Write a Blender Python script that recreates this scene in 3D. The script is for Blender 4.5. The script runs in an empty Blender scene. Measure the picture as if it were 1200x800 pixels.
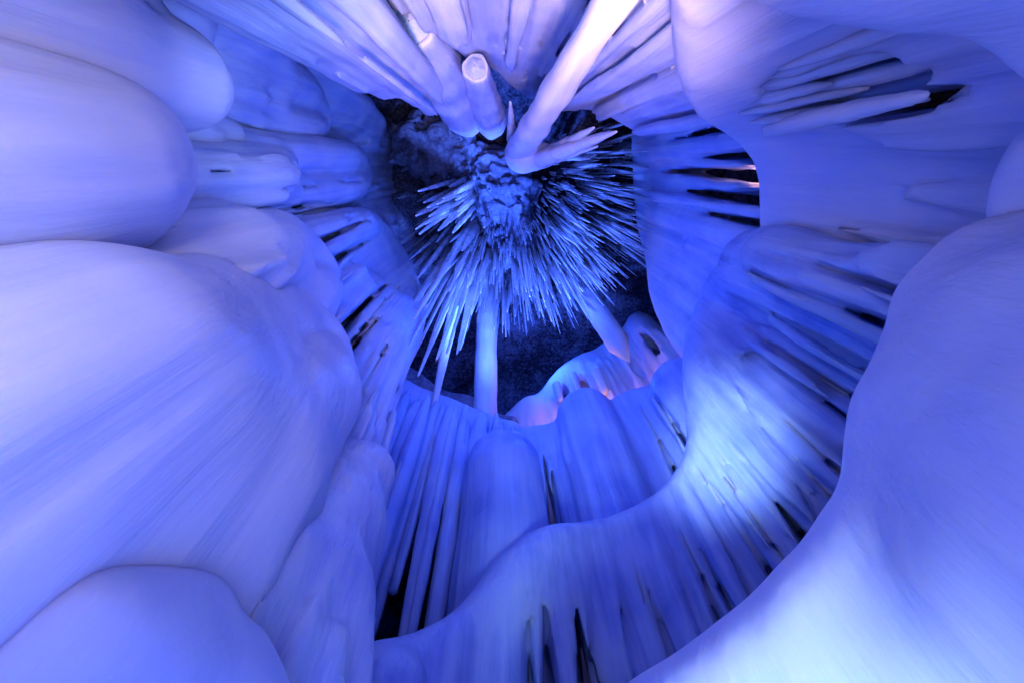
import bpy, math, random
import numpy as np
from mathutils import Vector, Matrix

random.seed(7)
rng = np.random.default_rng(11)
SC = bpy.context.scene
COL = SC.collection

# ------------------------------------------------------------------ camera
F = 560.0                         # focal length in photo pixels (1200 wide)
CAM = np.array([0.0, 0.0, 1.5])
ZEN = np.array([(592 - 600) / F, (400 - 195) / F, -1.0]); ZEN /= np.linalg.norm(ZEN)
X = np.array([1.0, 0, 0]) - ZEN[0] * ZEN; X /= np.linalg.norm(X)
Y = np.cross(ZEN, X)
RW = np.array([X, Y, ZEN])        # world-from-camera rotation

cd = bpy.data.cameras.new('camera'); cam = bpy.data.objects.new('camera', cd); COL.objects.link(cam)
cd.sensor_width = 36; cd.lens = F * 36 / 1200; cd.clip_end = 200; cd.clip_start = 0.05
m4 = Matrix([list(map(float, r)) for r in RW]).to_4x4(); m4.translation = Vector(CAM.tolist())
cam.matrix_world = m4
SC.camera = cam

def ray(px, py):
    v = np.array([(px - 600) / F, (400 - py) / F, -1.0])
    return RW @ (v / np.linalg.norm(v))

def P(px, py, rho=None, h=None):
    """world point on the line of sight of a photo pixel, at horizontal range rho or at height h above the camera"""
    d = ray(px, py)
    s = rho / math.hypot(d[0], d[1]) if h is None else h / d[2]
    return CAM + d * s

# ------------------------------------------------------------------ smooth noise helpers
class Waves:
    def __init__(self, n, lo, hi, dim, seed):
        r = np.random.default_rng(seed)
        k = r.normal(size=(n, dim)); k /= np.linalg.norm(k, axis=1)[:, None]
        w = np.exp(r.uniform(math.log(lo), math.log(hi), n))
        self.k = k * (2 * math.pi / w)[:, None]; self.p = r.uniform(0, 6.283, n); self.n = n
    def __call__(self, *c):
        o = 0
        for k, p in zip(self.k, self.p):
            a = p
            for ki, ci in zip(k, c): a = a + ki * ci
            o = o + np.sin(a)
        return o / math.sqrt(self.n)

# ------------------------------------------------------------------ solid ice as signed distance fields
class Chain:
    """a rounded lip along 3D points with ice hanging straight down below it"""
    def __init__(self, pts, rad, flare=0.0, bottom=None, rmin=0.05, rmax=9.0):
        self.rmax = rmax; self.p = [np.array(p, float) for p in pts]; self.r = list(rad); self.flare = flare; self.b = bottom; self.rmin = rmin
    def __call__(self, x, y, z):
        out = None
        P_, R_ = self.p, self.r
        if len(P_) == 1: P_, R_ = P_ * 2, R_ * 2
        for a, b, ra, rb in zip(P_[:-1], P_[1:], R_[:-1], R_[1:]):
            e = b - a; l2 = e[0] ** 2 + e[1] ** 2
            t = 0 * x if l2 < 1e-9 else np.clip(((x - a[0]) * e[0] + (y - a[1]) * e[1]) / l2, 0, 1)
            zt = a[2] + e[2] * t; r = ra + (rb - ra) * t
            q = np.hypot(x - a[0] - e[0] * t, y - a[1] - e[1] * t)
            up = np.maximum(z - zt, 0); dn = np.maximum(zt - z, 0)
            rr = np.clip(r + self.flare * dn, self.rmin, self.rmax)
            if self.b is not None: up = up + np.maximum(self.b - z, 0)
            d = np.sqrt(q * q + up * up) - rr
            l3 = float(e @ e)
            if l3 > 1e-9:
                t = np.clip(((x - a[0]) * e[0] + (y - a[1]) * e[1] + (z - a[2]) * e[2]) / l3, 0, 1)
                d2 = np.sqrt((x - a[0] - e[0] * t) ** 2 + (y - a[1] - e[1] * t) ** 2 + (z - a[2] - e[2] * t) ** 2) - (ra + (rb - ra) * t)
                d = np.minimum(d, d2)
            out = d if out is None else np.minimum(out, d)
        return out
    def bounds(self):
        p = np.array(self.p); r = max(self.r)
        zb = self.b if self.b is not None else 0.0
        r2 = r + max(0, self.flare * (p[:, 2].max() - zb))
        lo = p.min(0) - r2; hi = p.max(0) + r2; hi[2] = p[:, 2].max() + r; lo[2] = zb - (r if self.b is not None else 0)
        return lo, hi

class Ball:
    def __init__(self, c, rad): self.c = np.array(c, float); self.s = np.array(rad if hasattr(rad, '__len__') else [rad] * 3, float)
    def __call__(self, x, y, z):
        k = np.sqrt(((x - self.c[0]) / self.s[0]) ** 2 + ((y - self.c[1]) / self.s[1]) ** 2 + ((z - self.c[2]) / self.s[2]) ** 2)
        return (k - 1) * self.s.min()
    def bounds(self): return self.c - self.s, self.c + self.s

def smin(a, b, k):
    h = np.clip(0.5 + 0.5 * (b - a) / k, 0, 1)
    return b + (a - b) * h - k * h * (1 - h)

def lip(px_pts, rad, flare=0.0, bottom=None, inset=1.0, sub=3):
    """Chain whose outline passes through the photo points (px, py, rho); ice lies to the right of the direction of travel"""
    pp = np.array(px_pts, float)
    n = len(pp)
    rad = list(rad) if hasattr(rad, '__len__') else [rad] * n
    # Catmull-Rom refinement
    ts = np.linspace(0, n - 1, (n - 1) * sub + 1); q = []; rr = []
    for t in ts:
        i = min(int(t), n - 2); u = t - i
        p0, p1, p2, p3 = pp[max(i - 1, 0)], pp[i], pp[i + 1], pp[min(i + 2, n - 1)]
        q.append(0.5 * (2 * p1 + (p2 - p0) * u + (2 * p0 - 5 * p1 + 4 * p2 - p3) * u * u + (3 * p1 - p0 - 3 * p2 + p3) * u ** 3))
        rr.append(rad[i] + (rad[i + 1] - rad[i]) * u)
    q = np.array(q); S = np.array([P(a, b, c) for a, b, c in q]); C = []
    for i in range(len(q)):
        a, b = max(i - 1, 0), min(i + 1, len(q) - 1)
        T = S[b] - S[a]; d = S[i] - CAM; d /= np.linalg.norm(d)
        N = np.cross(T, d); N /= np.linalg.norm(N)
        tx, ty = q[b][:2] - q[a][:2]
        nx, ny = ty, -tx                                   # image normal, away from the ice
        side = P(q[i][0] + nx * 1e-2, q[i][1] + ny * 1e-2, h=S[i][2] - CAM[2]) - P(q[i][0], q[i][1], h=S[i][2] - CAM[2])
        if side @ N < 0: N = -N
        C.append(S[i] - rr[i] * inset * N)
    return Chain(C, rr, flare, bottom)

def thumb(px, py, rho, rad, flare=0.0, bottom=None):
    """round-topped column whose top outline, on the zenith side, passes through the photo point"""
    S = P(px, py, rho); d = S - CAM; d /= np.linalg.norm(d)
    N = np.array([0, 0, 1.0]) - d[2] * d; N /= np.linalg.norm(N)
    return Chain([S - rad * N], [rad], flare, bottom)

# ------------------------------------------------------------------ surface nets
def nets(fn, lo, hi, vox):
    n = np.maximum(np.ceil((hi - lo) / vox).astype(int) + 1, 4)
    ax = [lo[i] + vox * np.arange(n[i]) for i in range(3)]
    x, y, z = [a.astype(np.float32) for a in np.meshgrid(*ax, indexing='ij', sparse=True)]
    v = np.broadcast_to(fn(x, y, z), tuple(n)).astype(np.float32).copy()
    s = v < 0
    c = n - 1
    cnt = np.zeros(c, np.int8); off = [(i, j, k) for i in (0, 1) for j in (0, 1) for k in (0, 1)]
    sl = lambda o: tuple(slice(o[i], o[i] + c[i]) for i in range(3))
    for o in off: cnt += s[sl(o)]
    cells = np.argwhere((cnt > 0) & (cnt < 8))
    idx = -np.ones(c, np.int64); idx[tuple(cells.T)] = np.arange(len(cells))
    acc = np.zeros((len(cells), 3)); w = np.zeros(len(cells))
    for i, a in enumerate(off):
        for b in off[i + 1:]:
            if sum(abs(a[k] - b[k]) for k in range(3)) != 1: continue
            ca, cb = cells + a, cells + b
            va, vb = v[tuple(ca.T)], v[tuple(cb.T)]
            m = (va < 0) != (vb < 0)
            t = np.where(m, va / np.where(m, va - vb, 1), 0)
            acc += np.where(m[:, None], ca + (cb - ca) * t[:, None], 0); w += m
    verts = acc / w[:, None] * vox + lo
    faces = []
    for d in range(3):
        u, t = (d + 1) % 3, (d + 2) % 3
        a = [slice(None)] * 3; b = [slice(None)] * 3
        a[d] = slice(0, n[d] - 1); b[d] = slice(1, n[d])
        sa, sb = s[tuple(a)], s[tuple(b)]
        e = np.argwhere(sa != sb)
        e = e[(e[:, u] > 0) & (e[:, t] > 0) & (e[:, u] < n[u] - 1) & (e[:, t] < n[t] - 1)]
        inside = sa[tuple(e.T)]
        q = []
        for du, dt in ((1, 1), (0, 1), (0, 0), (1, 0)):
            cc = e.copy(); cc[:, u] -= du; cc[:, t] -= dt
            q.append(idx[tuple(cc.T)])
        q = np.array(q).T
        q[~inside] = q[~inside][:, ::-1]
        faces.append(q)
    return verts, np.concatenate(faces)

def mesh_from(name, verts, faces, mat, parent=None, origin=None, smooth=True):
    verts = np.asarray(verts, float)
    if origin is None:
        origin = np.array([*(verts[:, :2].min(0) + verts[:, :2].max(0)) / 2, verts[:, 2].min()])
    me = bpy.data.meshes.new(name)
    faces = np.asarray(faces); nf, k = faces.shape
    me.vertices.add(len(verts)); me.vertices.foreach_set('co', (verts - origin).ravel())
    me.loops.add(nf * k); me.loops.foreach_set('vertex_index', faces.ravel().astype(np.int32))
    me.polygons.add(nf); me.polygons.foreach_set('loop_start', np.arange(0, nf * k, k, dtype=np.int32))
    me.polygons.foreach_set('use_smooth', np.full(nf, smooth))
    me.update(calc_edges=True); me.validate()
    me.materials.append(mat)
    o = bpy.data.objects.new(name, me); COL.objects.link(o); o.location = origin
    if parent is not None:
        o.parent = parent; o.location = Vector(origin) - parent.location
    return o

def tag(o, label=None, cat=None, group=None, kind=None):
    for k, v in (('label', label), ('category', cat), ('group', group), ('kind', kind)):
        if v: o[k] = v
    return o

def empty(name, loc):
    o = bpy.data.objects.new(name, None); COL.objects.link(o); o.location = Vector([float(c) for c in loc]); o.empty_display_size = .1
    return o

LUMP = Waves(14, .55, 1.8, 3, 3); PITS = Waves(16, .16, .42, 3, 4)
_seed = [20]
def ice(name, prims, vox, mat, label=None, cat=None, parent=None, k=.15, flute=.03, fw=(.10, .45), fstart=.1, flen=1.2,
        lump=.03, cuts=(), group=None, zmin=0.0, extra=None, ribs=(), rk=.07):
    """one continuous body of ice: smooth union of prims, fluted straight down"""
    _seed[0] += 1
    fl = Waves(9, fw[0] * 1.6, fw[1] * 1.6, 2, _seed[0]); fl2 = Waves(9, max(fw[0] * .9, vox * 4), fw[1] * .7, 2, _seed[0] + 500)
    b = [p.bounds() for p in prims]
    lo = np.min([q[0] for q in b], 0) - .2; hi = np.max([q[1] for q in b], 0) + .2
    lo[2] = max(lo[2], zmin)
    ztop = None
    def fn(x, y, z):
        d = None
        for p in prims:
            e = p(x, y, z); d = e if d is None else smin(d, e, k)
        d = d - lump * LUMP(x, y, z * .45) - (.004 * PITS(x, y, z * .45) if lump else 0)
        wob = .05 * np.sin(z * .6 + _seed[0])
        f = 1.3 * np.abs(fl(x + wob, y + .7 * wob)) - .7 + .45 * (np.abs(fl2(x + wob * .5, y)) - .6)
        # flutes appear below the local top (top height from the primitives)
        top = None
        for p in prims:
            if isinstance(p, Chain):
                for c, r in list(zip(p.p, p.r))[::max(1, len(p.p) // 6)]:
                    w = np.exp(-((x - c[0]) ** 2 + (y - c[1]) ** 2) / (2 * (r * 1.2 + .1) ** 2)) + 1e-6
                    top = (w * (c[2] + r * .5), w) if top is None else (top[0] + w * (c[2] + r * .5), top[1] + w)
        if top is not None and flute:
            dep = np.clip((top[0] / top[1] - z - fstart) / flen, 0, 1)
            d = d - flute * dep * f
        if cuts:
            jag = .010 * fl2(x * 1.5, y * 1.5) + .004 * np.sin(z * 4 + 3 * fl(x, y))
            for cc in cuts: d = np.maximum(d, -(cc(x, y, z) + jag))
        for p in ribs: d = smin(d, p(x, y, z) - .012 * fl2(x * .7, y * .7 + z * .25), rk)
        if extra is not None: d = extra(d, x, y, z)
        return d
    v, f = nets(fn, lo, hi, vox)
    if zmin <= 0: v[:, 2] = np.maximum(v[:, 2], -.02)
    o = mesh_from(name, v, f, mat, parent)
    if label: tag(o, label, cat, group, 'thing')
    return o

# ------------------------------------------------------------------ materials
def nt(mat):
    mat.use_nodes = True; t = mat.node_tree; t.nodes.clear(); return t

def ice_material(name, col=(.72, .80, .92), col2=(.52, .64, .86), rough=.38, sss=.85, sscale=.16, bump=.35, streak=1.0, spec=.45):
    mat = bpy.data.materials.new(name); t = nt(mat); N = t.nodes; L = t.links
    out = N.new('ShaderNodeOutputMaterial'); bs = N.new('ShaderNodeBsdfPrincipled'); L.new(bs.outputs[0], out.inputs[0])
    geo = N.new('ShaderNodeNewGeometry')
    mp = N.new('ShaderNodeMapping'); mp.inputs['Scale'].default_value = (1, 1, .045); L.new(geo.outputs['Position'], mp.inputs[0])
    n1 = N.new('ShaderNodeTexNoise'); n1.inputs['Scale'].default_value = 9; n1.inputs['Detail'].default_value = 5; n1.inputs['Roughness'].default_value = .6
    L.new(mp.outputs[0], n1.inputs['Vector'])
    n2 = N.new('ShaderNodeTexNoise'); n2.inputs['Scale'].default_value = 1.6; n2.inputs['Detail'].default_value = 4
    L.new(geo.outputs['Position'], n2.inputs['Vector'])
    n3 = N.new('ShaderNodeTexNoise'); n3.inputs['Scale'].default_value = 45; n3.inputs['Detail'].default_value = 3
    mp3 = N.new('ShaderNodeMapping'); mp3.inputs['Scale'].default_value = (1, 1, .25); L.new(geo.outputs['Position'], mp3.inputs[0]); L.new(mp3.outputs[0], n3.inputs['Vector'])
    add = N.new('ShaderNodeMath'); add.operation = 'MULTIPLY_ADD'; add.inputs[1].default_value = .55 * streak; L.new(n1.outputs[0], add.inputs[0])
    m2 = N.new('ShaderNodeMath'); m2.operation = 'MULTIPLY'; m2.inputs[1].default_value = .75; L.new(n2.outputs[0], m2.inputs[0]); L.new(m2.outputs[0], add.inputs[2])
    cr = N.new('ShaderNodeValToRGB'); cr.color_ramp.elements[0].position = .42; cr.color_ramp.elements[1].position = .82
    cr.color_ramp.elements[0].color = (*col2, 1); cr.color_ramp.elements[1].color = (*col, 1)
    L.new(add.outputs[0], cr.inputs[0]); L.new(cr.outputs[0], bs.inputs['Base Color'])
    rr = N.new('ShaderNodeMapRange'); rr.inputs['To Min'].default_value = rough - .24; rr.inputs['To Max'].default_value = rough + .14
    L.new(n2.outputs[0], rr.inputs[0]); L.new(rr.outputs[0], bs.inputs['Roughness'])
    bs.inputs['Subsurface Weight'].default_value = sss
    bs.inputs['Subsurface Radius'].default_value = (.45, .65, 1.0)
    bs.inputs['Subsurface Scale'].default_value = sscale
    bs.inputs['IOR'].default_value = 1.31
    bs.inputs['Specular IOR Level'].default_value = spec
    b1 = N.new('ShaderNodeBump'); b1.inputs['Strength'].default_value = bump; b1.inputs['Distance'].default_value = .05
    L.new(n1.outputs[0], b1.inputs['Height'])
    b2 = N.new('ShaderNodeBump'); b2.inputs['Strength'].default_value = bump * .2; b2.inputs['Distance'].default_value = .012
    L.new(n3.outputs[0], b2.inputs['Height']); L.new(b1.outputs[0], b2.inputs['Normal'])
    L.new(b2.outputs[0], bs.inputs['Normal'])
    return mat

ICE = ice_material('mound_ice', rough=.48, spec=.25, col=(.68, .76, .95), col2=(.50, .62, .90), bump=.4, sscale=.13)
ICE_S = ice_material('streaked_ice', col=(.62, .73, .96), col2=(.30, .42, .80), bump=.6, streak=1.3, rough=.42, spec=.3, sscale=.13)
ICE_T = ice_material('clear_streaked_ice', col=(.44, .60, .97), col2=(.09, .18, .58), bump=.6, streak=1.4, rough=.40, spec=.3, sscale=.13)
ICE_D = ice_material('deep_blue_ice', col=(.42, .58, .94), col2=(.20, .33, .78), bump=.5, streak=1.2, rough=.40, spec=.3, sscale=.12)
ICE_B = ice_material('icicle_ice', col=(.78, .86, .95), col2=(.55, .68, .9), sscale=.05, sss=.6, rough=.3, bump=.2)
ICE_F = ice_material('fan_icicle_ice', col=(.80, .88, .95), col2=(.6, .72, .9), sscale=.03, sss=.4, rough=.35, bump=.2)

def rock_material(name, frost=.5, lo=.42, hi=.62):
    mat = bpy.data.materials.new(name); t = nt(mat); N = t.nodes; L = t.links
    out = N.new('ShaderNodeOutputMaterial'); bs = N.new('ShaderNodeBsdfPrincipled'); L.new(bs.outputs[0], out.inputs[0])
    geo = N.new('ShaderNodeNewGeometry')
    a = N.new('ShaderNodeTexNoise'); a.inputs['Scale'].default_value = 1.3; a.inputs['Detail'].default_value = 9; a.inputs['Roughness'].default_value = .65
    b = N.new('ShaderNodeTexNoise'); b.inputs['Scale'].default_value = 14; b.inputs['Detail'].default_value = 7; b.inputs['Roughness'].default_value = .7
    for n in (a, b): L.new(geo.outputs['Position'], n.inputs['Vector'])
    mx = N.new('ShaderNodeMath'); mx.operation = 'MULTIPLY_ADD'; mx.inputs[1].default_value = .5
    h = N.new('ShaderNodeMath'); h.operation = 'MULTIPLY'; h.inputs[1].default_value = .5
    L.new(a.outputs[0], h.inputs[0]); L.new(b.outputs[0], mx.inputs[0]); L.new(h.outputs[0], mx.inputs[2])
    fr = N.new('ShaderNodeValToRGB'); fr.color_ramp.elements[0].position = lo; fr.color_ramp.elements[1].position = hi
    fr.color_ramp.elements[0].color = (.012, .018, .04, 1); fr.color_ramp.elements[1].color = (frost * .55, frost * .75, frost * 1.15, 1)
    L.new(mx.outputs[0], fr.inputs[0]); L.new(fr.outputs[0], bs.inputs['Base Color'])
    bs.inputs['Roughness'].default_value = .8
    bp = N.new('ShaderNodeBump'); bp.inputs['Strength'].default_value = .9; bp.inputs['Distance'].default_value = .08
    L.new(b.outputs[0], bp.inputs['Height']); L.new(bp.outputs[0], bs.inputs['Normal'])
    return mat
ROCK = rock_material('cave_rock', .45, .44, .68)
FROST = rock_material('frosted_rock', .6, .30, .66)

FROSTY = ice_material('frosty_ice', col=(.62, .76, .97), col2=(.4, .55, .9), rough=.4, bump=.8, sscale=.04)
# ------------------------------------------------------------------ icicles
def icicle_mesh(seed, L=1.0, r0=.05, r1=.008, sides=8, rings=14, ripple=.07, bend=.02, flat=1.0, hollow=False, power=.8, spindle=0):
    """verts/faces of one icicle hanging from the origin down -Z"""
    r = np.random.default_rng(seed); v = []; f = []
    ph = r.uniform(0, 6.28, 6); bx, by = r.normal(0, bend, 2)
    for i in range(rings + 1):
        t = i / rings
        rad = r1 + (r0 - r1) * (1 - t) ** power
        if spindle: rad *= .25 + .75 * min(1, t / spindle) ** .7
        rad *= 1 + ripple * math.sin(t * 21 * L ** .5 + ph[0]) + ripple * .7 * math.sin(t * 47 + ph[1])
        ox, oy = bx * L * t * t + bend * .4 * math.sin(5 * t + ph[2]) * r0, by * L * t * t
        for s in range(sides):
            a = 2 * math.pi * s / sides
            q = rad * (1 + .10 * math.sin(2 * a + ph[3]) + .08 * math.sin(3 * a + ph[4] + t))
            v.append((ox + q * math.cos(a) * flat, oy + q * math.sin(a), -L * t))
    for i in range(rings):
        for s in range(sides):
            a, b = i * sides + s, i * sides + (s + 1) % sides
            f.append((a, a + sides, b + sides, b))
    v.append((bx * L, by * L, -L - r1)); tip = len(v) - 1; base = rings * sides
    f2 = [(base + s, tip, base + (s + 1) % sides, base + (s + 1) % sides) for s in range(sides)]
    return v, f, f2

def pymesh(name, v, f, mat, smooth=True):
    me = bpy.data.meshes.new(name); me.from_pydata([tuple(map(float, p)) for p in v], [], [tuple(dict.fromkeys(q)) for q in f]); me.update()
    for p in me.polygons: p.use_smooth = smooth
    me.materials.append(mat); return me

def icicle_obj(name, me, loc, parent=None, scale=None, rotz=0):
    o = bpy.data.objects.new(name, me); COL.objects.link(o)
    loc = Vector([float(c) for c in loc])
    o.location = loc if parent is None else loc - parent.location
    if parent is not None: o.parent = parent
    if scale is not None: o.scale = scale
    o.rotation_euler.z = rotz
    return o

def strand(parent, top, zb, r0, r1, seed, mat=None, name='icicle', flat=1.0, rotz=0, **kw):
    L = top[2] - zb
    v, f, f2 = icicle_mesh(seed, L, r0, r1, sides=10, rings=max(10, int(L * 7)), flat=flat, **kw)
    me = pymesh(name, v, f + f2, mat or ICE_B)
    return icicle_obj(name, me, top, parent, rotz=rotz)

# ------------------------------------------------------------------ the cave: floor, rock walls and vault
def cave():
    nu, nz = 160, 90
    W = Waves(16, .5, 3.0, 3, 77); W2 = Waves(14, .15, .6, 3, 78)
    cx, cy = 0.0, 1.4
    v = []; f = []
    for j in range(nz + 1):
        t = j / nz
        if t < .6:
            zz = -.4 + t / .6 * 11.0; rr = 5.4
        else:
            a = (t - .6) / .4 * math.pi / 2
            zz = 10.6 + 3.6 * math.sin(a); rr = 5.4 * max(math.cos(a), .001)
        for i in range(nu):
            u = 2 * math.pi * i / nu
            p = np.array([cx + rr * math.cos(u), cy + rr * math.sin(u), zz])
            n = -np.array([math.cos(u) * min(1, rr / 3), math.sin(u) * min(1, rr / 3), .0 if t < .6 else -math.sin(a)])
            d = .28 * W(*p) + .07 * W2(*p) + .18 * abs(W(*(p * 1.7)))
            v.append(p + n * d * (1 if j < nz else 0))
    for j in range(nz):
        for i in range(nu):
            a, b = j * nu + i, j * nu + (i + 1) % nu
            f.append((a, a + nu, b + nu, b))
    o = mesh_from('cave_wall', v, f, ROCK, origin=np.array([cx, cy, 0.0])); o['kind'] = 'structure'
    n = 60; g = np.linspace(-7, 7, n); v = []; f = []
    for a in g:
        for b in g: v.append((a, b + 1.4, .05 * float(W(a, b, 0))))
    for i in range(n - 1):
        for j in range(n - 1): f.append((i * n + j, (i + 1) * n + j, (i + 1) * n + j + 1, i * n + j + 1))
    o = mesh_from('ground', v, f, ICE, origin=np.zeros(3)); o['kind'] = 'structure'
cave()

# ------------------------------------------------------------------ left side: stacked frozen mounds
class Slot:
    """dark vertical split: a thin upright lens cut through the ice along the sight line azimuth"""
    def __init__(self, x0, y0, x1, y1, rho, w, depth=.8):
        a, b = P(x0, y0, rho), P(x1, y1, rho)
        self.c = (a + b) / 2; self.h = max(abs(a[2] - b[2]) / 2, .05); self.w = w; self.d = depth
        v = self.c - CAM; self.u = np.array([v[0], v[1]]) / math.hypot(v[0], v[1])
    def __call__(self, x, y, z):
        dx, dy, dz = x - self.c[0], y - self.c[1], z - self.c[2]
        r = dx * self.u[0] + dy * self.u[1]; t = -dx * self.u[1] + dy * self.u[0]
        k = np.sqrt((r / self.d) ** 2 * .3 + (t / self.w) ** 2 + (dz / self.h) ** 2)
        return (k - 1) * self.w
class Wedge(Slot):
    """dark gap that opens downward between two hanging ribs"""
    def __init__(self, x0, y0, x1, y1, rho, w, depth=.7):
        Slot.__init__(self, x0, y0, x1, y1, rho, w, depth)
        self.z0 = max(P(x0, y0, rho)[2], P(x1, y1, rho)[2]); self.L = 2 * self.h
        self.ph = x0 * .37
    def __call__(self, x, y, z):
        dx, dy = x - self.c[0], y - self.c[1]
        r = dx * self.u[0] + dy * self.u[1]; t = -dx * self.u[1] + dy * self.u[0]
        s = (self.z0 - z) / self.L
        w = self.w * np.sign(s) * np.abs(s) ** .8 * (1 + .12 * np.sin(z * 7 + self.ph))
        t = t + .012 * np.sin(z * 2.2 + self.ph)
        return np.maximum(np.abs(t) - w, np.abs(r) - self.d)
ice('ice_mound', [lip([(40, 88, 1.5), (118, 92, 1.58), (180, 128, 1.62), (209, 195, 1.62), (200, 265, 1.62), (150, 305, 1.6)], [.28, .28, .30, .32, .30, .28], .02),
                  thumb(150, 190, 1.5, .42, .02)], .035, ICE,
    'big smooth round lavender mound at the middle of the left edge', 'ice mound', flute=.045, fw=(.16, .5), fstart=.35, lump=.015, k=.3)
ice('ice_mound', [lip([(170, -30, 1.75), (195, 10, 1.8), (222, 70, 1.85), (228, 115, 1.88), (205, 160, 1.88), (170, 150, 1.85)], .28, .03), thumb(190, 95, 1.75, .3, .02), thumb(140, 60, 1.6, .3, .02)], .035, ICE,
    'smooth pale mound in the upper left corner, drooping onto the big lavender mound', 'ice mound', flute=.05, fw=(.14, .5), lump=.02, k=.25)
ice('ice_mound', [lip([(225, -30, 1.95), (248, 10, 2.0), (254, 45, 2.02), (235, 85, 2.02)], .24, .03)], .035, ICE,
    'narrow pale rounded mound against the top edge behind the corner mound', 'ice mound', flute=.02, lump=.02, k=.2)
ice('ice_mound', [lip([(295, -20, 2.15), (325, 20, 2.2), (343, 65, 2.25), (347, 110, 2.28), (330, 135, 2.25)], .24, .03),
                  lip([(345, 68, 2.4), (372, 95, 2.42), (389, 138, 2.42), (380, 165, 2.4), (350, 172, 2.35)], .22, .03)], .035, ICE_S,
    'blue fluted double mound left of the dark rock gap with two stepped round noses', 'ice mound', flute=.03, lump=.02, k=.12,
    cuts=[Wedge(355, 163, 285, 151, 2.35, .03), Wedge(330, 173, 270, 171, 2.3, .015)])
ice('ice_mound', [thumb(272, 110, 2.05, .19), thumb(250, 150, 2.0, .17), thumb(286, 160, 2.06, .11), thumb(262, 167, 2.03, .1)], .03, ICE,
    'small knobbly mound tucked between the corner mound and the double mound', 'ice mound', flute=.01, lump=.02, k=.1)
ice('ice_mound', [lip([(385, 160, 2.25), (420, 172, 2.35), (436, 205, 2.38), (425, 232, 2.35), (385, 243, 2.3)], [.22, .24, .26, .24, .22], .0),
                  lip([(300, 178, 2.0), (330, 175, 2.1), (350, 205, 2.15), (330, 238, 2.1), (260, 240, 2.0)], .2, .0)], .035, ICE_S,
    'long horizontal streaked shelf ending in a blue round nose under the double mound', 'ice mound', flute=.05, lump=.01, k=.15,
    cuts=[Wedge(400, 236, 325, 243, 2.3, .03), Wedge(380, 200, 290, 198, 2.15, .007), Wedge(400, 218, 300, 222, 2.2, .006)])
ice('ice_mound', [lip([(170, 275, 1.62), (270, 248, 1.72), (335, 247, 1.85), (385, 290, 1.95), (402, 335, 2.0), (395, 365, 1.95)], .3, .02), thumb(360, 310, 1.82, .3, .02), thumb(300, 275, 1.65, .3, .02)], .035, ICE,
    'lavender mound rising behind the biggest fluted mound on the left', 'ice mound', flute=.06, lump=.02, k=.25)
ice('ice_mound', [lip([(390, 252, 2.2), (430, 243, 2.3), (470, 285, 2.4), (498, 350, 2.5), (492, 400, 2.5), (468, 445, 2.4), (446, 490, 2.3), (440, 525, 2.2)], [.24, .28, .34, .36, .36, .34, .3, .26], .02), thumb(460, 340, 2.3, .32, .02), thumb(430, 320, 2.15, .26, .02), thumb(455, 400, 2.2, .28, .02)], .035, ICE_S,
    'tall blue fluted drapery bordering the dark hole at centre left', 'ice mound', flute=.10, fw=(.12, .4), lump=.02, k=.25, flen=1.6,
    cuts=[Wedge(440, 280, 385, 306, 2.28, .055), Wedge(425, 266, 375, 277, 2.25, .035), Wedge(462, 325, 405, 378, 2.35, .05), Wedge(455, 360, 400, 425, 2.33, .03), Wedge(478, 322, 420, 392, 2.42, .02), Wedge(470, 380, 425, 460, 2.4, .02)])
ice('ice_mound', [lip([(60, 345, 1.3), (140, 315, 1.36), (230, 297, 1.45), (330, 325, 1.6), (395, 375, 1.75), (416, 425, 1.85), (406, 475, 1.82), (378, 520, 1.75), (330, 570, 1.6)], [.3, .3, .32, .34, .34, .34, .32, .28, .24], .03),
                  thumb(372, 425, 1.68, .34, .03), thumb(320, 430, 1.5, .36, .03), thumb(250, 430, 1.3, .36, .03), thumb(310, 500, 1.4, .3, .03), thumb(190, 400, 1.15, .3, .02)], .035, ICE,
    'biggest mound on the left, lavender on top and fluted towards the lower left', 'ice mound', flute=.085, fw=(.16, .5), lump=.01, k=.42, fstart=.3, flen=2.2,
    cuts=[Slot(160, 520, 100, 565, 1.16, .008, .5)])
ice('ice_mound', [lip([(385, 535, 1.95), (420, 518, 1.95), (444, 550, 1.95), (450, 600, 1.9), (434, 680, 1.8), (428, 725, 1.72), (405, 810, 1.6)], [.2, .22, .24, .26, .26, .24, .24], .03),
                  thumb(400, 570, 1.75, .24, .03), thumb(365, 590, 1.62, .22, .03), thumb(320, 600, 1.45, .22, .03), thumb(385, 660, 1.6, .22, .03)], .032, ICE_S,
    'deep blue fluted mound at the lower left, beside the dark icicle curtain', 'ice mound', flute=.085, fw=(.15, .42), lump=.015, k=.22, flen=1.0)
ice('ice_mound', [lip([(60, 660, 1.13), (170, 648, 1.22), (240, 656, 1.33), (285, 702, 1.36), (318, 770, 1.34), (335, 820, 1.31)], .2, .03), thumb(150, 735, 1.14, .2, .02), thumb(235, 750, 1.22, .2, .02)], .03, ICE,
    'smooth blue mound filling the lower left corner', 'ice mound', flute=.05, fw=(.16, .5), lump=.02, k=.16)

ice('ice_drapery', [lip([(340, 30, 2.45), (395, 80, 2.5), (445, 135, 2.6), (482, 225, 2.75), (512, 290, 2.9)], .12, .0)], .035, ICE_S,
    'thin deep blue scalloped sheet along the left side of the dark rock gap', 'ice drapery', flute=.04, lump=.05)

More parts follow.
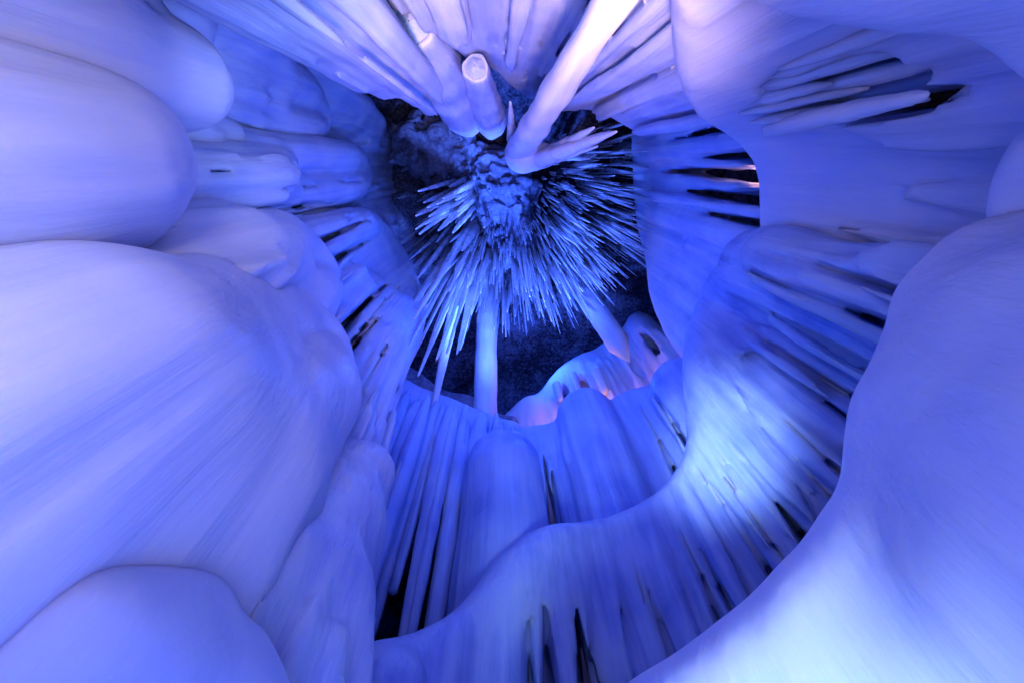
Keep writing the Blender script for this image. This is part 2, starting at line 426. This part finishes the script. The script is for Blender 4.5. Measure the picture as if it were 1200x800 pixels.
# ------------------------------------------------------------------ top: hanging stalactites and fluted curtains
ice('ice_curtain', [thumb(552, 150, 1.0, .12, .0), thumb(515, 132, 1.2, .15, .0), thumb(468, 108, 1.35, .17, .0), thumb(440, 95, 1.45, .12, .0), thumb(505, 100, 1.25, .16, .0)], .035, ICE_S,
    'diagonal blue slab of ice at the top, left of the two broken stalactites', 'ice curtain', flute=.05, lump=.02, k=.15)
def stub(name, px, py, rho, h_top, r_end, r_top, label, dx=0.0):
    e = P(px, py, rho)
    top = np.array([e[0] * (1 + dx), e[1] * (1 + dx), CAM[2] + h_top])
    n = 40; s = 28; v = []; f = []
    r = np.random.default_rng(int(px)); ph = r.uniform(0, 6.28, 6)
    L = top[2] - e[2]
    prof = [(t, r_end + (r_top - r_end) * t ** .9) for t in np.linspace(0, 1, n)]
    ring = [(-.0, r_end * .55, .10), (-.0, r_end * .72, .02), (-.02, r_end * .9, .0)]
    rows = []
    for zoff, rad, up in ring: rows.append((e[2] + up, rad, 0.0))
    for t, rad in prof: rows.append((e[2] + .03 + t * L, rad, t))
    for z, rad, t in rows:
        c = e + (top - e) * t
        for k in range(s):
            a = 2 * math.pi * k / s
            q = rad * (1 + .05 * math.sin(3 * a + ph[0] + t * 4) + .03 * math.sin(7 * a + ph[1]) + .03 * math.sin(t * 30 + ph[2]))
            v.append((c[0] + q * math.cos(a), c[1] + q * math.sin(a), z))
    m = len(rows)
    for j in range(m - 1):
        for k in range(s):
            a, b = j * s + k, j * s + (k + 1) % s
            f.append((a, b, b + s, a + s))
    v.append((e[0], e[1], e[2] + .16)); ci = len(v) - 1
    f += [(ci, (k + 1) % s, k, k) for k in range(s)]
    me = pymesh(name, np.array(v) - top, f, ICE_S)
    o = icicle_obj(name, me, top)
    n = 14; v = []; q = []
    for j in range(5):
        for k in range(n):
            a = 2 * math.pi * k / n; w = r_end * (.95 - .23 * j) * (1 + .12 * math.sin(5 * a + ph[0]))
            v.append((e[0] + w * math.cos(a), e[1] + w * math.sin(a), e[2] + .05 - .13 * math.sin(j * .35) + r.normal(0, .012)))
    for j in range(4):
        for k in range(n): q.append((j * n + k, j * n + (k + 1) % n, (j + 1) * n + (k + 1) % n, (j + 1) * n + k))
    icicle_obj('frosted_end', pymesh('frosted_end', np.array(v) - top, q, FROSTY), top, o)
    return tag(o, label, 'stalactite')
stub('broken_stalactite', 481, 28, 1.35, 8.4, .19, .42, 'thick broken stalactite with a frosted stump end beside the diagonal slab', -.2)
stub('broken_stalactite', 557, 80, .95, 8.6, .13, .26, 'slimmer broken stalactite with a ridged stump end, right of the thicker one', -.25)
ice('ice_curtain', [lip([(742, 152, 1.75), (700, 133, 1.45), (640, 121, 1.15), (604, 104, 1.05), (575, 80, 1.1), (545, 68, 1.15), (518, 40, 1.15), (500, 5, 1.1)], .14, .02)], .03, ICE_S,
    'pink lit fluted ice curtain at the top centre behind the long stalactite', 'ice curtain', flute=.11, fw=(.12, .34), lump=.02, flen=.7)

# long stalactite crossing the pink curtain
def long_stalactite():
    t = P(607, 178, h=8.0); b = P(725, -10, h=1.9)
    v, f, f2 = icicle_mesh(5, 1, .20, .062, sides=24, rings=90, ripple=.055, bend=0, power=1.0)
    v = np.array(v); z = -v[:, 2]; v[:, 2] = t[2] + (b[2] - t[2]) * z
    v[:, 0] += t[0] + (b[0] - t[0]) * z; v[:, 1] += t[1] + (b[1] - t[1]) * z
    o = icicle_obj('stalactite', pymesh('stalactite', v - t, f + f2, ICE), t)
    tag(o, 'long pink white stalactite reaching from the rock knob to the top edge', 'stalactite')
    bl = [Ball(P(612, 182, h=7.6), (.28, .28, .5)), Ball(P(640, 183, h=7.3), (.14, .14, .4))]
    ice('collar', bl, .03, ICE, parent=None, k=.2, flute=0, lump=.02)
    c = [x for x in bpy.data.objects if x.name.startswith('collar')][0]
    c.parent = o; c.location = c.location - o.location
    for (ax, ay, ah, bx, by, bh, r0) in ((625, 188, 7.6, 722, 155, 5.0, .16), (640, 184, 7.3, 696, 150, 5.4, .12), (600, 165, 7.8, 598, 120, 6.2, .08), (640, 190, 7.5, 700, 172, 5.6, .08)):
        a = P(ax, ay, h=ah); e = P(bx, by, h=bh)
        v, f, f2 = icicle_mesh(int(bx), 1, r0, .012, sides=10, rings=24, ripple=.06, bend=0)
        v = np.array(v); z = -v[:, 2]; v[:, 2] = a[2] + (e[2] - a[2]) * z; v[:, 0] += a[0] + (e[0] - a[0]) * z; v[:, 1] += a[1] + (e[1] - a[1]) * z
        q = icicle_obj('prong', pymesh('prong', v - a, f + f2, ICE_B), a, o)
long_stalactite()

# ------------------------------------------------------------------ right side
ice('ice_wall', [lip([(813, 436, 3.3), (786, 405, 3.2), (763, 350, 3.0), (757, 300, 2.8), (746, 250, 2.55), (741, 160, 2.25)], [.3, .3, .28, .24, .2, .2], .03)], .04, ICE_S,
    'blue streaked ice wall along the right side of the icicle fan', 'ice wall', flute=.06, lump=.02, flen=1, fw=(.16, .45),
    cuts=[Wedge(805, 185, 890, 181, 2.4, .06), Wedge(770, 201, 890, 205, 2.42, .09), Wedge(785, 222, 890, 232, 2.45, .07), Wedge(780, 162, 850, 153, 2.3, .04), Wedge(800, 243, 880, 262, 2.5, .04)])
ice('ice_mound', [lip([(892, 262, 1.9), (885, 190, 1.75), (822, 130, 1.38), (792, 65, 1.08), (785, 0, .95), (790, -40, .9)], [.18, .16, .18, .18, .17, .16], .02)], .03, ICE,
    'lavender rounded ridge at the upper right with dark slots to its right', 'ice mound', flute=.04, lump=.03, fstart=.3,
    cuts=[Slot(895, 135, 1090, 62, 1.38, .13, 1.2), Slot(925, 150, 1110, 100, 1.42, .05, 1.2)])
ridge = bpy.context.scene.objects[[o.name for o in bpy.data.objects if o.get('label', '').startswith('lavender rounded ridge')][0]]
r = random.Random(9)
for i, (x, y, rho) in enumerate(((892, 128, 1.42), (900, 120, 1.46), (905, 112, 1.38), (912, 100, 1.36), (925, 90, 1.33), (940, 78, 1.3), (905, 140, 1.46), (955, 66, 1.24), (915, 125, 1.55), (930, 110, 1.5))):
    a = P(x, y, rho); a[2] += .25
    strand(ridge, a, a[2] - r.uniform(.7, 1.5), r.uniform(.03, .055), .008, 700 + i, ICE_S, bend=.01, power=.6, spindle=.35)

ice('ice_ledge', [lip([(395, 790, 2.1), (430, 757, 2.2), (478, 738, 2.3), (540, 690, 2.4), (600, 645, 2.5), (660, 618, 2.55), (720, 592, 2.55), (780, 558, 2.5), (805, 510, 2.5),
                       (813, 430, 2.5), (822, 345, 2.4), (860, 290, 2.15)], [.2, .22, .24, .26, .28, .28, .3, .3, .3, .3, .3, .26], -.07),
                  lip([(860, 290, 2.1), (905, 265, 1.95), (980, 285, 1.75), (1070, 300, 1.6)], [.24, .2, .16, .14], .02)], .032, ICE_T,
    'broad streaked ledge curving from the bottom centre up the right middle, brightest at its bend', 'ice ledge', flute=.075, fw=(.10, .36), lump=.04, flen=1, k=.2,
    cuts=[Wedge(872, 542, 955, 640, 2.5, 0.042), Wedge(832, 572, 908, 680, 2.5, 0.027), Wedge(925, 532, 990, 590, 2.35, 0.036), Wedge(905, 538, 960, 595, 2.42, 0.012), Wedge(850, 565, 925, 665, 2.5, 0.012),
          Wedge(793, 615, 816, 668, 2.5, 0.012), Wedge(806, 612, 836, 664, 2.5, 0.010), Wedge(640, 690, 644, 800, 2.5, 0.030), Wedge(662, 672, 688, 800, 2.5, 0.045), Wedge(680, 705, 712, 800, 2.5, 0.018), Wedge(622, 700, 620, 800, 2.5, 0.018), Wedge(742, 655, 790, 800, 2.5, 0.013), Wedge(715, 690, 750, 800, 2.5, 0.012),
          Wedge(870, 328, 1020, 350, 2.25, 0.018), Wedge(905, 380, 1020, 420, 2.25, 0.018), Wedge(895, 428, 1000, 485, 2.3, 0.018), Wedge(950, 355, 1040, 374, 2.1, 0.012), Wedge(880, 400, 1000, 450, 2.3, 0.011), Wedge(890, 470, 990, 545, 2.35, 0.015), Wedge(920, 312, 1040, 325, 2.0, 0.012)])

ice('ice_mound', [lip([(735, 802, 1.5), (830, 742, 1.4), (900, 682, 1.35), (985, 592, 1.3), (1002, 540, 1.3), (1006, 490, 1.3), (1030, 420, 1.3), (1052, 350, 1.3), (1082, 302, 1.32), (1140, 270, 1.35), (1210, 240, 1.4)],
                     [.32, .32, .32, .32, .32, .32, .32, .32, .28, .26, .26], .1), thumb(1120, 360, 1.15, .3, .05), thumb(1160, 520, 1.05, .3, .05)], .03, ICE,
    'nearest huge smooth mound filling the lower right corner', 'ice mound', flute=.015, fw=(.3, .8), lump=.03, k=.3)
ice('ice_mound', [lip([(1215, 120, 1.1), (1130, 54, .95), (1050, 50, .9), (930, 30, .85), (880, -5, .8), (870, -30, .78)], .15, .02)], .03, ICE,
    'smooth deep blue overhang in the upper right corner', 'ice mound', flute=.02, lump=.03)
ice('ice_mound', [thumb(1180, 185, 1.4, .17, .05), thumb(1165, 250, 1.4, .17, .05)], .03, ICE,
    'dim blue mound at the right edge above the nearest mound', 'ice mound', flute=.02, lump=.03)
rp = P(905, 150, 1.55); rt = P(1085, 112, 1.12)
v, f, f2 = icicle_mesh(31, 1, .055, .01, sides=10, rings=24, ripple=.05, bend=0, power=.5)
v = np.array(v); z = -v[:, 2]; v[:, 2] = (rt[2] - rp[2]) * z; v[:, 0] += (rt[0] - rp[0]) * z; v[:, 1] += (rt[1] - rp[1]) * z
tag(icicle_obj('icicle', pymesh('icicle', v, f + f2, ICE), rp), 'single thick pale icicle across the dark slots at the upper right', 'icicle')

# ------------------------------------------------------------------ centre bottom
ice('ice_column', [thumb(590, 504, 2.7, .37, .012), thumb(590, 522, 2.62, .32, .01)], .03, ICE_D,
    'stout round topped column standing in the lower centre behind the ledge', 'ice column', flute=.02, fw=(.14, .4), lump=.02)
ice('ice_drapery', [lip([(612, 500, 3.25), (640, 496, 3.25), (705, 474, 3.25), (735, 456, 3.25), (800, 448, 3.2), (816, 468, 3.1)], [.16, .22, .24, .24, .24, .22], .01), thumb(676, 455, 2.9, .40, .0), thumb(778, 429, 2.95, .38, .0)], .032, ICE_D,
    'broad blue round shouldered drapery right of the stout column', 'ice drapery', flute=.03, fw=(.12, .4), lump=.02, k=.07, cuts=[Wedge(632, 508, 648, 610, 3.05, .05), Wedge(640, 530, 662, 615, 3.05, .03), Wedge(748, 470, 782, 540, 3.1, .025), Wedge(768, 462, 800, 520, 3.1, .025)])
ice('ice_ledge', [lip([(585, 488, 4.3), (620, 466, 4.4), (660, 430, 4.4), (720, 390, 4.4), (748, 367, 4.3), (800, 400, 4.2)], [.2, .26, .30, .30, .26, .26], .02)], .04, ICE,
    'pale ledge behind the blue drapery, glowing orange at its foot', 'ice ledge', flute=.03, lump=.06,
    cuts=[Slot(682, 440, 692, 475, 4.35, .1, .3), Slot(660, 450, 668, 475, 4.35, .08, .3), Slot(752, 388, 782, 428, 4.2, .08, .3)])
for (x, y, L, r0) in ((672, 440, .9, .09), (700, 436, .9, .11), (652, 450, .7, .08), (772, 392, .9, .1)):
    a = P(x, y, 4.28)
    q = strand(None, a, a[2] - L, r0, r0 * .8, int(x), ICE, name='ice_stub', bend=.01, ripple=.03)
    tag(q, 'short orange lit ice stub under the pale ledge behind the blue drapery', 'icicle', 'orange lit stubs under the pale ledge')
ice('ice_ledge', [lip([(462, 410, 3.8), (480, 430, 3.9), (510, 450, 3.9), (560, 470, 3.9), (600, 486, 3.9)], .16, .0, bottom=CAM[2] + 6.4)], .035, FROST,
    'frosty white ledge behind the icicle curtain at the left of the dark hole', 'ice ledge', flute=.0, lump=.04)
cur = ice('icicle_curtain', [lip([(450, 438, 3.2), (475, 444, 3.25), (505, 457, 3.3), (560, 477, 3.35), (603, 494, 3.3)], .18, .0, bottom=CAM[2] + 5.0)], .03, ICE_D,
    'dark blue curtain of long separate icicles left of the stout column', 'icicle curtain', flute=.05, fw=(.12, .35), lump=.02, flen=.4)
r = random.Random(3)
for i in range(24):
    t = (i / 23) ** .85
    px = 455 + 132 * t + r.uniform(-4, 4); py = 480 + 38 * t + r.uniform(-8, 8)
    a = P(px, py, 3.04 + .12 * t + r.uniform(-.10, .16))
    L = r.uniform(2.8, 4.6) if i % 4 else r.uniform(1.6, 2.6)
    a[2] += .5
    strand(cur, a, a[2] - L, r.choice((.05, .07, .09, .13)), r.uniform(.012, .045), 100 + i, ICE_D, bend=.012, ripple=.04, power=.7, spindle=.25)
# ------------------------------------------------------------------ rock knob in the vault and the fan of icicles round it
def knob(name, balls, label, seed):
    W1 = Waves(14, .25, .9, 3, seed); W3 = Waves(14, .08, .25, 3, seed + 1)
    return ice(name, balls, .04, FROST, label, 'rock', k=.3, flute=0, lump=.0,
               extra=lambda d, x, y, z: d - .12 * W1(x, y, z) - .035 * W3(x, y, z))
knob('rock_knob', [Ball(P(590, 235, h=11.6), (.75, .9, 1.4)), Ball(P(600, 275, h=11.4), (.55, .6, 1.1)), Ball(P(575, 205, h=11.9), (.7, .6, 1.2))],
     'frosted rock knob at the heart of the icicle fan', 41)
knob('rock_knob', [Ball(P(500, 170, h=11.2), (.75, .5, .8)), Ball(P(530, 185, h=11.4), (.7, .5, .8)), Ball(P(555, 205, h=11.6), (.4, .35, .8))],
     'long pale frosted rock left of the slim broken stalactite', 45)
FAN = []
for i in range(10):
    v, f, f2 = icicle_mesh(300 + i, 1, .042, .005, sides=6, rings=9, ripple=.10, bend=.0)
    v = [(x, y, z) for x, y, z in v]
    FAN.append((v, f + f2, pymesh('icicle', v, f + f2, ICE_F)))
r = random.Random(12)
spots = []
CL = Waves(10, 14, 50, 2, 91)
while len(spots) < 1900:
    ang = math.radians(r.triangular(-45, 180, 52)); rad = r.triangular(30, 172, 90)
    cx, cy = 597, 215
    px, py = cx + rad * math.cos(ang), cy + rad * math.sin(ang)
    dz = math.hypot(px - 592, py - 195)
    c = float(CL(px, py))
    if c < -.5 and r.random() < .75: continue
    L = (.5 + 2.9 * r.random() ** 1.5) * (1 if rad > 60 else .7) * (1 + .25 * c)
    lim = 215 if px > 560 else 212 - (560 - px) * .8
    if px < 545 and 235 < py < 310 and r.random() < .7: continue
    tip = dz * 11 / (11 - L)
    if tip > lim or px > 752 or L < .3: continue
    spots.append((px, py, 11.3 - .002 * rad + r.uniform(-.4, .6), L, (.35 + 1.0 * r.random() ** 2) * (.6 + .25 * L)))
spots.sort(key=lambda q: -(q[3] * q[4]) )
fan_label = 'thin pale icicle in the dense fan hanging round the frosted rock knob'
for i, (px, py, h, L, w) in enumerate(spots[:290]):
    o = icicle_obj('icicle', FAN[i % 10][2], P(px, py, h=h), scale=(w, w * r.uniform(.7, 1.4), L), rotz=r.uniform(0, 6.28))
    o.rotation_euler.x = r.gauss(0, .025); o.rotation_euler.y = r.gauss(0, .025)
    tag(o, fan_label, 'icicle', 'icicles in the fan round the rock knob')
V = []; Q = []
for i, (px, py, h, L, w) in enumerate(spots[290:]):
    v, f, _ = FAN[i % 10]; p = P(px, py, h=h); n = len(V)
    V += [(x * w + p[0], y * w + p[1], z * L + p[2]) for x, y, z in v]; Q += [tuple(k + n for k in q) for q in f]
p0 = P(600, 230, h=11)
o = icicle_obj('small_icicles', pymesh('small_icicles', np.array(V) - p0, Q, ICE_F), p0)
tag(o, 'mass of small icicles filling the fan round the frosted rock knob', 'icicles', kind='stuff')

def single(x0, y0, h0, x1, y1, h1, r0, r1, label, group=None, mat=None, power=.8, ripple=.05, name='icicle', cat='icicle'):
    a, e = P(x0, y0, h=h0), P(x1, y1, h=h1)
    v, f, f2 = icicle_mesh(int(x0 * 7 + y1), 1, r0, r1, sides=12, rings=44, ripple=ripple, bend=0, power=power)
    v = np.array(v); z = -v[:, 2]; v[:, 2] = (e[2] - a[2]) * z; v[:, 0] += (e[0] - a[0]) * z; v[:, 1] += (e[1] - a[1]) * z
    return tag(icicle_obj(name, pymesh(name, v, f + f2, mat or ICE_B), a), label, cat, group)
single(552, 262, 11.3, 498, 525, 5.2, .17, .015, 'longest single icicle hanging down left of the dark hole')
r2 = random.Random(77)
for k in range(34):
    x0, y0 = r2.uniform(528, 566), r2.uniform(262, 318)
    m = r2.uniform(1.25, 2.0) if k % 3 else r2.uniform(1.9, 2.45)
    x1, y1 = 592 + (x0 - 592) * m + r2.uniform(-3, 3), 195 + (y0 - 195) * m
    if y1 > 455: continue
    single(x0, y0, 11.2, x1, y1, 11.2 / m, r2.uniform(.05, .12), .012, 'slender pale icicle in the ragged cluster beside the longest icicle', 'icicles in the ragged cluster beside the longest icicle', mat=ICE_F, ripple=.09)
single(572, 320, 12.2, 569, 482, 6.6, .24, .19, 'smooth upright ice pillar in the dark hole below the fan', name='ice_pillar', cat='ice pillar', power=1, ripple=.02, mat=ICE)
single(668, 318, 11.8, 722, 400, 7.9, .24, .2, 'leaning ice pillar behind the pale ledge on the right of the dark hole', name='ice_pillar', cat='ice pillar', power=1, ripple=.02, mat=ICE)
r3 = random.Random(5)
for k in range(26):
    x0, y0 = r3.uniform(532, 556), r3.uniform(212, 246)
    m = r3.uniform(1.3, 1.85)
    x1, y1 = 592 + (x0 - 592) * m, 195 + (y0 - 195) * m + r3.uniform(-2, 2)
    single(x0, y0, 11.2, x1, y1, 11.2 / m, r3.uniform(.05, .10), .012, 'short pale icicle in the bundle left of the frosted rock knob', 'short icicles left of the rock knob', mat=ICE_F, ripple=.09)
# ------------------------------------------------------------------ lamps of the show cave and added fill lights
def lamp(loc, col, power, size=.25, target=None, spot=None, blend=.6):
    ld = bpy.data.lights.new('lamp_or_fill', 'SPOT' if spot else 'POINT'); ld.color = col; ld.energy = power; ld.shadow_soft_size = size
    o = bpy.data.objects.new('lamp_or_fill', ld); COL.objects.link(o); o.location = [float(c) for c in loc]
    if spot:
        ld.spot_size = math.radians(spot); ld.spot_blend = blend
        o.rotation_euler = (Vector([float(c) for c in target]) - o.location).to_track_quat('-Z', 'Y').to_euler()
    return o
BLUE = (.03, .11, 1.0); LAV = (.52, .42, 1.0); ICEW = (.45, .58, 1.0); PINK = (1.0, .62, .85); ORANGE = (1.0, .36, .05)
lamp((-.35, -.6, .7), (.84, .68, 1.0), 430, .3, P(60, 190, 1.6), 74, 1)         # lavender flood on the left mounds
lamp((-.1, .3, .7), (.13, .20, 1.0), 190, .3, P(130, 700, 1.2), 80, 1)                                            # added blue fill from below, on the lower left mounds
lamp((-.3, .3, 1.95), ICEW, 1900, .15, P(836, 515, 2.4), 21, 1)                # cool white flood on the bend of the ledge
lamp((.25, .3, .8), (.50, .65, 1.0), 650, .2, P(890, 850, 1.3), 44, 1)                   # on the nearest mound
lamp((.1, -.1, .9), (.55, .5, 1.0), 60, .2, P(1060, 240, 1.4), 75, 1)          # added lavender fill on the right side
lamp((.1, .7, 1.3), PINK, 2300, .15, P(610, 25, 1.1), 40, .9)                  # pink flood under the top curtain
lamp(P(690, 478, 4.1), ORANGE, 24, .08)
lamp(P(785, 442, 4.0), ORANGE, 14, .08)
lamp(P(890, 205, 2.75), (1.0, .5, .55), 8, .1)
lamp(P(590, 496, 2.75) + np.array([0, 0, .25]), (.08, .17, 1.0), 9000, .2, P(600, 245, h=11), 70, .8)   # unseen blue light added over the stout column to brighten the vault
lamp(P(650, 330, h=5.5), (.12, .22, 1.0), 2200, .2, P(510, 178, h=11), 26, .8)  # blue spot added in mid-air to brighten the long frosted rock
lamp(P(590, 320, h=4.5), (.07, .16, 1.0), 600, .2, P(445, 160, 2.6), 55, 1)  # blue light added in the shaft to lift the scalloped sheet
lamp((.1, .1, 2.4), (.36, .46, 1.0), 520, .25, P(345, 100, 2.3), 46, 1)        # pale fill added to brighten the upper left mounds
lamp(P(640, 420, h=9.5), BLUE, 150, .4)  # added blue ambient for the vault
lamp(P(590, 330, 1.3), BLUE, 170, .3)  # added blue fill hung partway up the shaft
lamp((0, .3, 1.0), BLUE, 22, .3)  # weak blue fill added near the camera

w = bpy.data.worlds.new('World'); SC.world = w; w.use_nodes = True
w.node_tree.nodes['Background'].inputs[0].default_value = (.01, .02, .12, 1)
w.node_tree.nodes['Background'].inputs[1].default_value = .3
SC.view_settings.view_transform = 'Standard'; SC.view_settings.look = 'None'; SC.view_settings.gamma = 1; SC.view_settings.exposure = -.62
SC.render.engine = 'CYCLES'
SC.cycles.use_denoising = True
SC.cycles.max_bounces = 8; SC.cycles.diffuse_bounces = 2
SC.cycles.use_adaptive_sampling = True; SC.cycles.adaptive_threshold = .03; SC.cycles.glossy_bounces = 2
SC.cycles.sample_clamp_indirect = 6
